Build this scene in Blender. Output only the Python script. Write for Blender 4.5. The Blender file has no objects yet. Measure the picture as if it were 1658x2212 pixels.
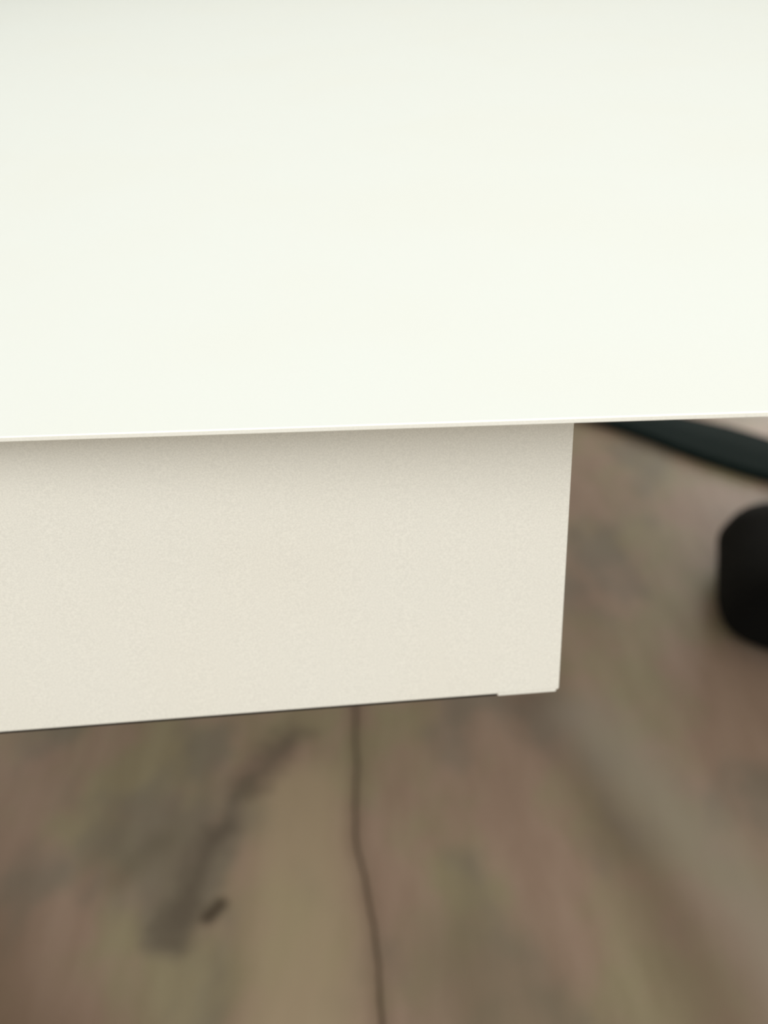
import bpy, bmesh, math
from mathutils import Vector, Matrix
from math import radians, sin, cos, pi

S = bpy.context.scene
C = S.collection

# ------------------------------------------------------------ camera, light, exposure
cam_d = bpy.data.cameras.new('camera')
cam = bpy.data.objects.new('camera', cam_d); C.objects.link(cam); S.camera = cam
p, r = radians(32), radians(-3.2)
fw = Vector((0, cos(p), -sin(p))); rt = Vector((1, 0, 0)); up = rt.cross(fw)
R_ = rt*cos(r) + up*sin(r); U_ = -rt*sin(r) + up*cos(r)
cam.matrix_world = Matrix((( R_.x, U_.x, -fw.x, 0), (R_.y, U_.y, -fw.y, 0), (R_.z, U_.z, -fw.z, 0.89), (0, 0, 0, 1)))
cam_d.sensor_fit = 'VERTICAL'; cam_d.sensor_height = 36; cam_d.sensor_width = 27
cam_d.lens = 36*2200/2212
cam_d.clip_start = 0.01
cam_d.dof.use_dof = True; cam_d.dof.focus_distance = 0.36
cam_d.dof.aperture_fstop = 6.3

w = bpy.data.worlds.new('world'); S.world = w; w.use_nodes = True
w.node_tree.nodes['Background'].inputs[0].default_value = (0.97, 1.0, 0.93, 1)
w.node_tree.nodes['Background'].inputs[1].default_value = 0.33

def area(name, loc, target, sx, sy, power, col):
    l = bpy.data.lights.new(name, 'AREA'); l.shape = 'RECTANGLE'; l.size = sx; l.size_y = sy
    l.energy = power; l.color = col
    o = bpy.data.objects.new(name, l); C.objects.link(o); o.location = loc
    o.rotation_euler = (Vector(target)-Vector(loc)).to_track_quat('-Z', 'Y').to_euler()
    return o
area('ceiling_light', (0.0, 1.3, 2.6), (0.0, 1.3, 0.0), 3.0, 3.6, 60, (1.0, 0.985, 0.94))
area('under_table_fill', (1.3, 2.6, 0.50), (0.45, 1.7, 0.0), 0.6, 0.6, 10.5, (1.0, 0.97, 0.92))  # added fill lamp, no window here; brightens the floor under the table
area('room_light', (0.6, -1.45, 2.15), (0.1, 0.4, 0.5), 2.2, 1.6, 48, (1.0, 0.975, 0.92))
S.view_settings.view_transform = 'Standard'; S.view_settings.look = 'None'
S.view_settings.exposure = 0.0; S.view_settings.gamma = 1.0

# ------------------------------------------------------------ helpers
def mat(name, col, rough=0.5, spec=0.5):
    m = bpy.data.materials.new(name); m.use_nodes = True
    b = m.node_tree.nodes['Principled BSDF']
    b.inputs['Base Color'].default_value = (*col, 1); b.inputs['Roughness'].default_value = rough
    b.inputs['Specular IOR Level'].default_value = spec
    return m

class G:
    """small node-graph helper"""
    def __init__(s, m): s.t = m.node_tree; s.b = s.t.nodes['Principled BSDF']
    def n(s, kind, **kw):
        x = s.t.nodes.new(kind)
        for k, v in kw.items(): setattr(x, k, v)
        return x
    def put(s, sock, v):
        if hasattr(v, 'links') or isinstance(v, bpy.types.NodeSocket): s.t.links.new(v, sock)
        else: sock.default_value = v
    def math(s, op, *a, clamp=False):
        x = s.n('ShaderNodeMath', operation=op, use_clamp=clamp)
        for i, v in enumerate(a): s.put(x.inputs[i], v)
        return x.outputs[0]
    def vec(s, op, *a, out=0):
        x = s.n('ShaderNodeVectorMath', operation=op)
        for i, v in enumerate(a): s.put(x.inputs[i], v)
        return x.outputs[out]
    def coord(s): return s.n('ShaderNodeTexCoord').outputs['Object']
    def noise(s, v, scale, detail=3, rough=0.5, st=(1, 1, 1)):
        mp = s.n('ShaderNodeMapping'); s.put(mp.inputs['Vector'], v); mp.inputs['Scale'].default_value = st
        x = s.n('ShaderNodeTexNoise'); s.put(x.inputs['Vector'], mp.outputs[0])
        x.inputs['Scale'].default_value = scale; x.inputs['Detail'].default_value = detail; x.inputs['Roughness'].default_value = rough
        return x.outputs['Fac']
    def rng(s, v, a, b, c, d, smooth=True):
        x = s.n('ShaderNodeMapRange', interpolation_type='SMOOTHSTEP' if smooth else 'LINEAR')
        for i, k in enumerate((v, a, b, c, d)): s.put(x.inputs[i], k)
        return x.outputs[0]
    def mix(s, f, a, b, mode='MIX'):
        x = s.n('ShaderNodeMix', data_type='RGBA', blend_type=mode)
        s.put(x.inputs[0], f)
        for i, v in ((6, a), (7, b)): s.put(x.inputs[i], (*v, 1) if isinstance(v, tuple) and len(v) == 3 else v)
        return x.outputs[2]
    def seg(s, P, a, b):
        """distance from P to the segment a-b on the floor"""
        a = Vector((*a, 0)); b = Vector((*b, 0)); ab = b-a
        pa = s.vec('SUBTRACT', P, tuple(a))
        h = s.math('DIVIDE', s.vec('DOT_PRODUCT', pa, tuple(ab), out=1), ab.length_squared, clamp=True)
        sc = s.n('ShaderNodeVectorMath', operation='SCALE'); sc.inputs[0].default_value = ab; s.put(sc.inputs['Scale'], h)
        return s.vec('LENGTH', s.vec('SUBTRACT', pa, sc.outputs[0]), out=1)
    def poly(s, P, pts):
        d = None
        for a, b in zip(pts, pts[1:]):
            e = s.seg(P, a, b)
            d = e if d is None else s.math('MINIMUM', d, e)
        return d

# speckled white laminate for the table
def laminate(name, col, grain, amt):
    m = mat(name, col, 0.65, 0.12); g = G(m); P = g.coord()
    f = g.noise(P, grain, 4, 0.7)
    f2 = g.noise(P, 9, 2, 0.5)
    a = tuple(c*(1-amt) for c in col); b = tuple(min(1, c*(1+amt)) for c in col)
    c1 = g.mix(g.rng(f, 0.35, 0.65, 0, 1), a, b)
    warm = (col[0]*1.0, col[1]*0.975, col[2]*0.94)
    c2 = g.mix(g.rng(f2, 0.40, 0.75, 0, 0.3), c1, g.mix(1.0, c1, (1.0, 0.975, 0.94), 'MULTIPLY'))
    g.put(g.b.inputs['Base Color'], c2)
    return m
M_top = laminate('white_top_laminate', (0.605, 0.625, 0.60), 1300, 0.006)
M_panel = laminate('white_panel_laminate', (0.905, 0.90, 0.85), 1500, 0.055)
M_edge = laminate('white_rim_and_strip', (0.92, 0.92, 0.87), 1500, 0.03)  # for the corner strip and the painted rim highlight
M_leg = mat('white_leg_paint', (0.82, 0.82, 0.78), 0.4)

def floor_material():
    m = mat('brown_wood_floor', (0.2, 0.15, 0.1), 0.5, 0.35); g = G(m); P = g.coord()
    wob = g.noise(P, 9, 3, 0.5)
    off = g.vec('ADD', P, (0, 0, 0))
    sx = g.n('ShaderNodeCombineXYZ'); g.put(sx.inputs[0], g.math('MULTIPLY', g.math('SUBTRACT', wob, 0.5), 0.018))
    Pw = g.vec('ADD', off, sx.outputs[0])
    # tonal patches: pinkish brown, olive, grey
    n1 = g.noise(P, 5.5, 3, 0.55, (1, 0.75, 1)); n2 = g.noise(g.vec('ADD', P, (3.1, 7.7, 0)), 6.5, 3, 0.5, (1.1, 0.7, 1))
    n3 = g.noise(P, 26, 4, 0.6, (1, 0.22, 1)); n4 = g.noise(P, 420, 4, 0.75)
    c = g.mix(g.rng(n1, 0.44, 0.62, 0, 1), (0.43, 0.31, 0.24), (0.38, 0.325, 0.21))
    c = g.mix(g.rng(n2, 0.50, 0.66, 0, 0.75), c, (0.27, 0.235, 0.185))
    c = g.mix(g.rng(n3, 0.3, 0.75, 0, 0.42), c, g.mix(1.0, c, (0.66, 0.6, 0.55), 'MULTIPLY'))
    c = g.mix(g.rng(n4, 0.3, 0.7, 0, 0.5), c, g.mix(1.0, c, (0.62, 0.62, 0.62), 'MULTIPLY'))
    # pale board between the long dark grain mark and the joint
    pale = g.poly(Pw, [(-0.115, 0.82), (-0.105, 0.66), (-0.10, 0.50), (-0.10, 0.1)])
    c = g.mix(g.rng(pale, 0.02, 0.085, 0.62, 0), c, (0.475, 0.39, 0.255))
    # joint between boards
    j = g.poly(Pw, [(-0.056, 1.032), (-0.053, 0.961), (-0.051, 0.873), (-0.048, 0.762), (-0.038, 0.673), (-0.028, 0.542), (-0.010, 0.1)])
    c = g.mix(g.rng(j, 0.0004, 0.0038, 0.85, 0), c, (0.045, 0.028, 0.014))
    c = g.mix(g.rng(j, 0.002, 0.02, 0.28, 0), c, (0.11, 0.07, 0.04))
    # right-hand board joint: brown edge then greyer board
    k = g.poly(Pw, [(0.150, 1.10), (0.187, 0.934), (0.222, 0.823), (0.250, 0.705), (0.286, 0.523), (0.34, 0.1)])
    c = g.mix(g.rng(k, 0.0, 0.075, 0.5, 0), c, (0.14, 0.09, 0.06))
    q = g.poly(Pw, [(0.232, 0.92), (0.285, 0.80), (0.330, 0.70), (0.375, 0.52)])
    c = g.mix(g.rng(q, 0.0, 0.085, 0.65, 0), c, (0.37, 0.325, 0.265))
    # dark grain mark and knot
    s_ = g.poly(Pw, [(-0.124, 0.925), (-0.143, 0.885), (-0.188, 0.822), (-0.212, 0.743), (-0.232, 0.64)])
    s_ = g.math('ADD', s_, g.math('MULTIPLY', g.math('SUBTRACT', g.noise(P, 14, 4, 0.6), 0.42), 0.09))
    c = g.mix(g.rng(s_, 0.0, 0.042, 0.75, 0), c, (0.12, 0.095, 0.07))
    kn = g.poly(Pw, [(-0.203, 0.666), (-0.192, 0.681)])
    c = g.mix(g.rng(kn, 0.0, 0.015, 0.85, 0), c, (0.05, 0.035, 0.022))
    corner_falloff = g.poly(Pw, [(-0.52, 0.70), (-0.43, 0.56), (-0.30, 0.44)])  # light falloff at the lower left, painted as darker wood colour
    c = g.mix(g.rng(corner_falloff, 0.0, 0.16, 0.75, 0), c, (0.15, 0.095, 0.055))
    ol = g.poly(Pw, [(0.06, 0.60), (0.10, 0.50), (0.22, 0.42)])
    c = g.mix(g.rng(ol, 0.0, 0.12, 0.55, 0), c, (0.19, 0.165, 0.105))
    s2 = g.poly(Pw, [(-0.30, 0.72), (-0.27, 0.765)])
    c = g.mix(g.rng(s2, 0.0, 0.03, 0.3, 0), c, (0.10, 0.075, 0.045))
    g.put(g.b.inputs['Base Color'], c)
    bp = g.n('ShaderNodeBump'); bp.inputs['Strength'].default_value = 0.12; bp.inputs['Distance'].default_value = 0.002
    g.put(bp.inputs['Height'], n3); g.t.links.new(bp.outputs[0], g.b.inputs['Normal'])
    return m

def link(name, bm, m, parent=None, smooth=False):
    me = bpy.data.meshes.new(name); bm.to_mesh(me); bm.free()
    if smooth:
        for f in me.polygons: f.use_smooth = True
    me.materials.append(m)
    o = bpy.data.objects.new(name, me); C.objects.link(o)
    if parent: o.parent = parent
    return o
def box(x0, x1, y0, y1, z0, z1, bev=0, segs=3):
    bm = bmesh.new(); bmesh.ops.create_cube(bm, size=1)
    for v in bm.verts:
        v.co = Vector((x0+(v.co.x+.5)*(x1-x0), y0+(v.co.y+.5)*(y1-y0), z0+(v.co.z+.5)*(z1-z0)))
    if bev: bmesh.ops.bevel(bm, geom=bm.edges[:], offset=bev, segments=segs, affect='EDGES', profile=0.5)
    return bm
def slab(quad, z0, z1, bev=0):
    bm = bmesh.new()
    lo = [bm.verts.new((x, y, z0)) for x, y in quad]; hi = [bm.verts.new((x, y, z1)) for x, y in quad]
    bm.faces.new(lo[::-1]); bm.faces.new(hi)
    for i in range(4): bm.faces.new((lo[i], lo[(i+1) % 4], hi[(i+1) % 4], hi[i]))
    if bev: bmesh.ops.bevel(bm, geom=bm.edges[:], offset=bev, segments=3, affect='EDGES', profile=0.5)
    return bm

# ------------------------------------------------------------ setting
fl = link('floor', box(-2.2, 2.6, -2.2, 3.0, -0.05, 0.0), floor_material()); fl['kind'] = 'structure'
wall_m = mat('white_wall_paint', (0.74, 0.73, 0.68), 0.85, 0.2)
wb = link('wall_back', box(-2.2, 2.6, 3.0, 3.1, -0.05, 2.6), wall_m); wb['kind'] = 'structure'
wr = link('wall_right', box(2.6, 2.7, -2.2, 3.0, -0.05, 2.6), wall_m); wr['kind'] = 'structure'

# ------------------------------------------------------------ white table
t = bpy.data.objects.new('table', None); C.objects.link(t)
t['label'] = 'white table with a thin bright top overhanging a pale front panel'
t['category'] = 'table'
# the top sits 2.8 degrees off the frame; T(u, v): u along the front edge, v towards the back
a0 = radians(-2.834); O = Vector((0.0, 0.2921))
def T(u, v): return (O.x+u*cos(a0)-v*sin(a0), O.y+u*sin(a0)+v*cos(a0))
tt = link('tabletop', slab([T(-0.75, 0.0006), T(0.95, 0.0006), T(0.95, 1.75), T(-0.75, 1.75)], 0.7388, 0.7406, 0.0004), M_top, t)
link('rim_highlight', slab([T(-0.75, 0), T(0.95, 0), T(0.95, 0.0007), T(-0.75, 0.0007)], 0.7388, 0.7405, 0.0002), M_edge, tt)  # bright rim highlight along the front edge, put into a whiter strip
# front panel: 1.75 degrees the other way, right corner at Q
a1 = radians(1.75); Q = Vector((0.0708, 0.3283))
def F(u, v): return (Q.x+u*cos(a1)-v*sin(a1), Q.y+u*sin(a1)+v*cos(a1))
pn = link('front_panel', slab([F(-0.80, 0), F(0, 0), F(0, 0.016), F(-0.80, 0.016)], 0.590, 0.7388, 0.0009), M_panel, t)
link('edge_strip', slab([F(-0.0265, 0.0003), F(-0.0012, 0.0003), F(-0.0012, 0.0155), F(-0.0265, 0.0155)], 0.5887, 0.5905, 0.0005), M_edge, pn)
M_dark = mat('dark_under_strip', (0.03, 0.026, 0.024), 0.8, 0.2)
sl = link('under_strip', slab([F(-0.80, 0.0015), F(-0.0265, 0.0015), F(-0.0265, 0.0150), F(-0.80, 0.0150)], 0.5877, 0.5902, 0.0006), M_dark, pn)  # near-black strip along the panel's lower edge
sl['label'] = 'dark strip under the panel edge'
link('side_panel', slab([F(-0.017, 0.0165), F(-0.001, 0.0165), F(-0.001, 0.45), F(-0.017, 0.45)], 0.591, 0.7388, 0.0008), M_panel, t)
for u, v in ((-0.70, 0.08), (0.90, 0.08), (-0.70, 1.69), (0.90, 1.69)):
    x, y = T(u, v)
    lg = bmesh.new()
    bmesh.ops.create_cone(lg, cap_ends=True, segments=24, radius1=0.014, radius2=0.022, depth=0.7385,
                          matrix=Matrix.Translation((x, y, 0.36925)))
    link('leg', lg, M_leg, t, True)

# ------------------------------------------------------------ black bag on the floor
M_bag = mat('black_bag_fabric', (0.0045, 0.0045, 0.0042), 0.85, 0.15)
M_strap = mat('dark_teal_webbing', (0.012, 0.024, 0.024), 0.9, 0.12)
for m, sc in ((M_bag, 300), (M_strap, 500)):
    g = G(m); bp = g.n('ShaderNodeBump'); bp.inputs['Strength'].default_value = 0.3; bp.inputs['Distance'].default_value = 0.001
    g.put(bp.inputs['Height'], g.noise(g.coord(), sc, 2)); g.t.links.new(bp.outputs[0], g.b.inputs['Normal'])
bag = bpy.data.objects.new('bag', None); C.objects.link(bag)
BX, BY = 0.715, 1.065
bag.location = (BX, BY, 0); bag.rotation_euler = (0, 0, radians(-20))
bag['label'] = 'black rounded soft bag on the floor at the right edge'
bag['category'] = 'bag'
def pillow(hx, hy, h, e1=0.42, e2=0.45, n=56, k=32, sag=0.0, z0=0.0):
    bm = bmesh.new(); rings = []
    sp = lambda c, e: math.copysign(abs(c)**e, c)
    for i in range(1, k):
        ph = -pi/2+pi*i/k; ring = []
        for j in range(n):
            th = 2*pi*j/n
            z = z0+h/2+h/2*sp(sin(ph), e1)
            q = sp(cos(ph), e1)
            bulge = 1 + 0.05*sin(3*th+1)*cos(ph) + sag*(0.5-(z-z0)/h)
            ring.append(bm.verts.new((hx*q*sp(cos(th), e2)*bulge, hy*q*sp(sin(th), e2)*bulge, z)))
        rings.append(ring)
    for A, B in zip(rings, rings[1:]):
        for j in range(n): bm.faces.new((A[j], A[(j+1) % n], B[(j+1) % n], B[j]))
    bm.faces.new(rings[0][::-1]); bm.faces.new(rings[-1])
    return bm
link('body', pillow(0.27, 0.14, 0.120, e1=0.6, sag=0.25), M_bag, bag, True)
# flat zip seam around the shoulder of the bag
zp = pillow(0.247, 0.120, 0.008, e1=0.6, sag=0.0, z0=0.084)
link('piping', zp, M_bag, bag, True)

def band(pts, width, thick, sub=10):
    """webbing strap lying on the floor through the points, (x, y, z, half-width factor)"""
    P = []
    n = len(pts)
    for i in range(n-1):
        p0, p1, p2, p3 = (Vector(pts[max(i-1, 0)]), Vector(pts[i]), Vector(pts[i+1]), Vector(pts[min(i+2, n-1)]))
        for k in range(sub):
            u = k/sub
            P.append(0.5*((2*p1)+(p2-p0)*u+(2*p0-5*p1+4*p2-p3)*u*u+(3*p1-p0-3*p2+p3)*u**3))
    P.append(Vector(pts[-1]))
    bm = bmesh.new(); rings = []
    for i, q in enumerate(P):
        d = (P[min(i+1, len(P)-1)]-P[max(i-1, 0)]); d = Vector((d.x, d.y)).normalized()
        nn = Vector((-d.y, d.x)); hw = width*q.w
        ring = []
        for s, z in ((-1, 0), (-0.9, thick), (0, thick*1.25), (0.9, thick), (1, 0)):
            ring.append(bm.verts.new((q.x+nn.x*s*hw, q.y+nn.y*s*hw, q.z+z)))
        rings.append(ring)
    for A, B in zip(rings, rings[1:]):
        for j in range(5): bm.faces.new((A[j], A[(j+1) % 5], B[(j+1) % 5], B[j]))
    bm.faces.new(rings[0]); bm.faces.new(rings[-1][::-1])
    bmesh.ops.recalc_face_normals(bm, faces=bm.faces[:])
    return bm
inv = (Matrix.Translation(bag.location) @ bag.rotation_euler.to_matrix().to_4x4()).inverted()
def loc4(x, y, z, k): v = inv @ Vector((x, y, z)); return (v.x, v.y, v.z, k)
sb = band([loc4(*q) for q in ((0.30, 1.80, 0.001, 0.35), (0.40, 1.735, 0.001, 0.5), (0.50, 1.665, 0.001, 0.75), (0.59, 1.585, 0.001, 1.0),
      (0.68, 1.50, 0.001, 1.0), (0.79, 1.43, 0.001, 1.0), (0.87, 1.34, 0.004, 0.9), (0.85, 1.24, 0.06, 0.8), (0.80, 1.14, 0.112, 0.7))], 0.066, 0.014)
st = link('strap', sb, M_strap, bag, False); st['label'] = 'dark teal flat strap'
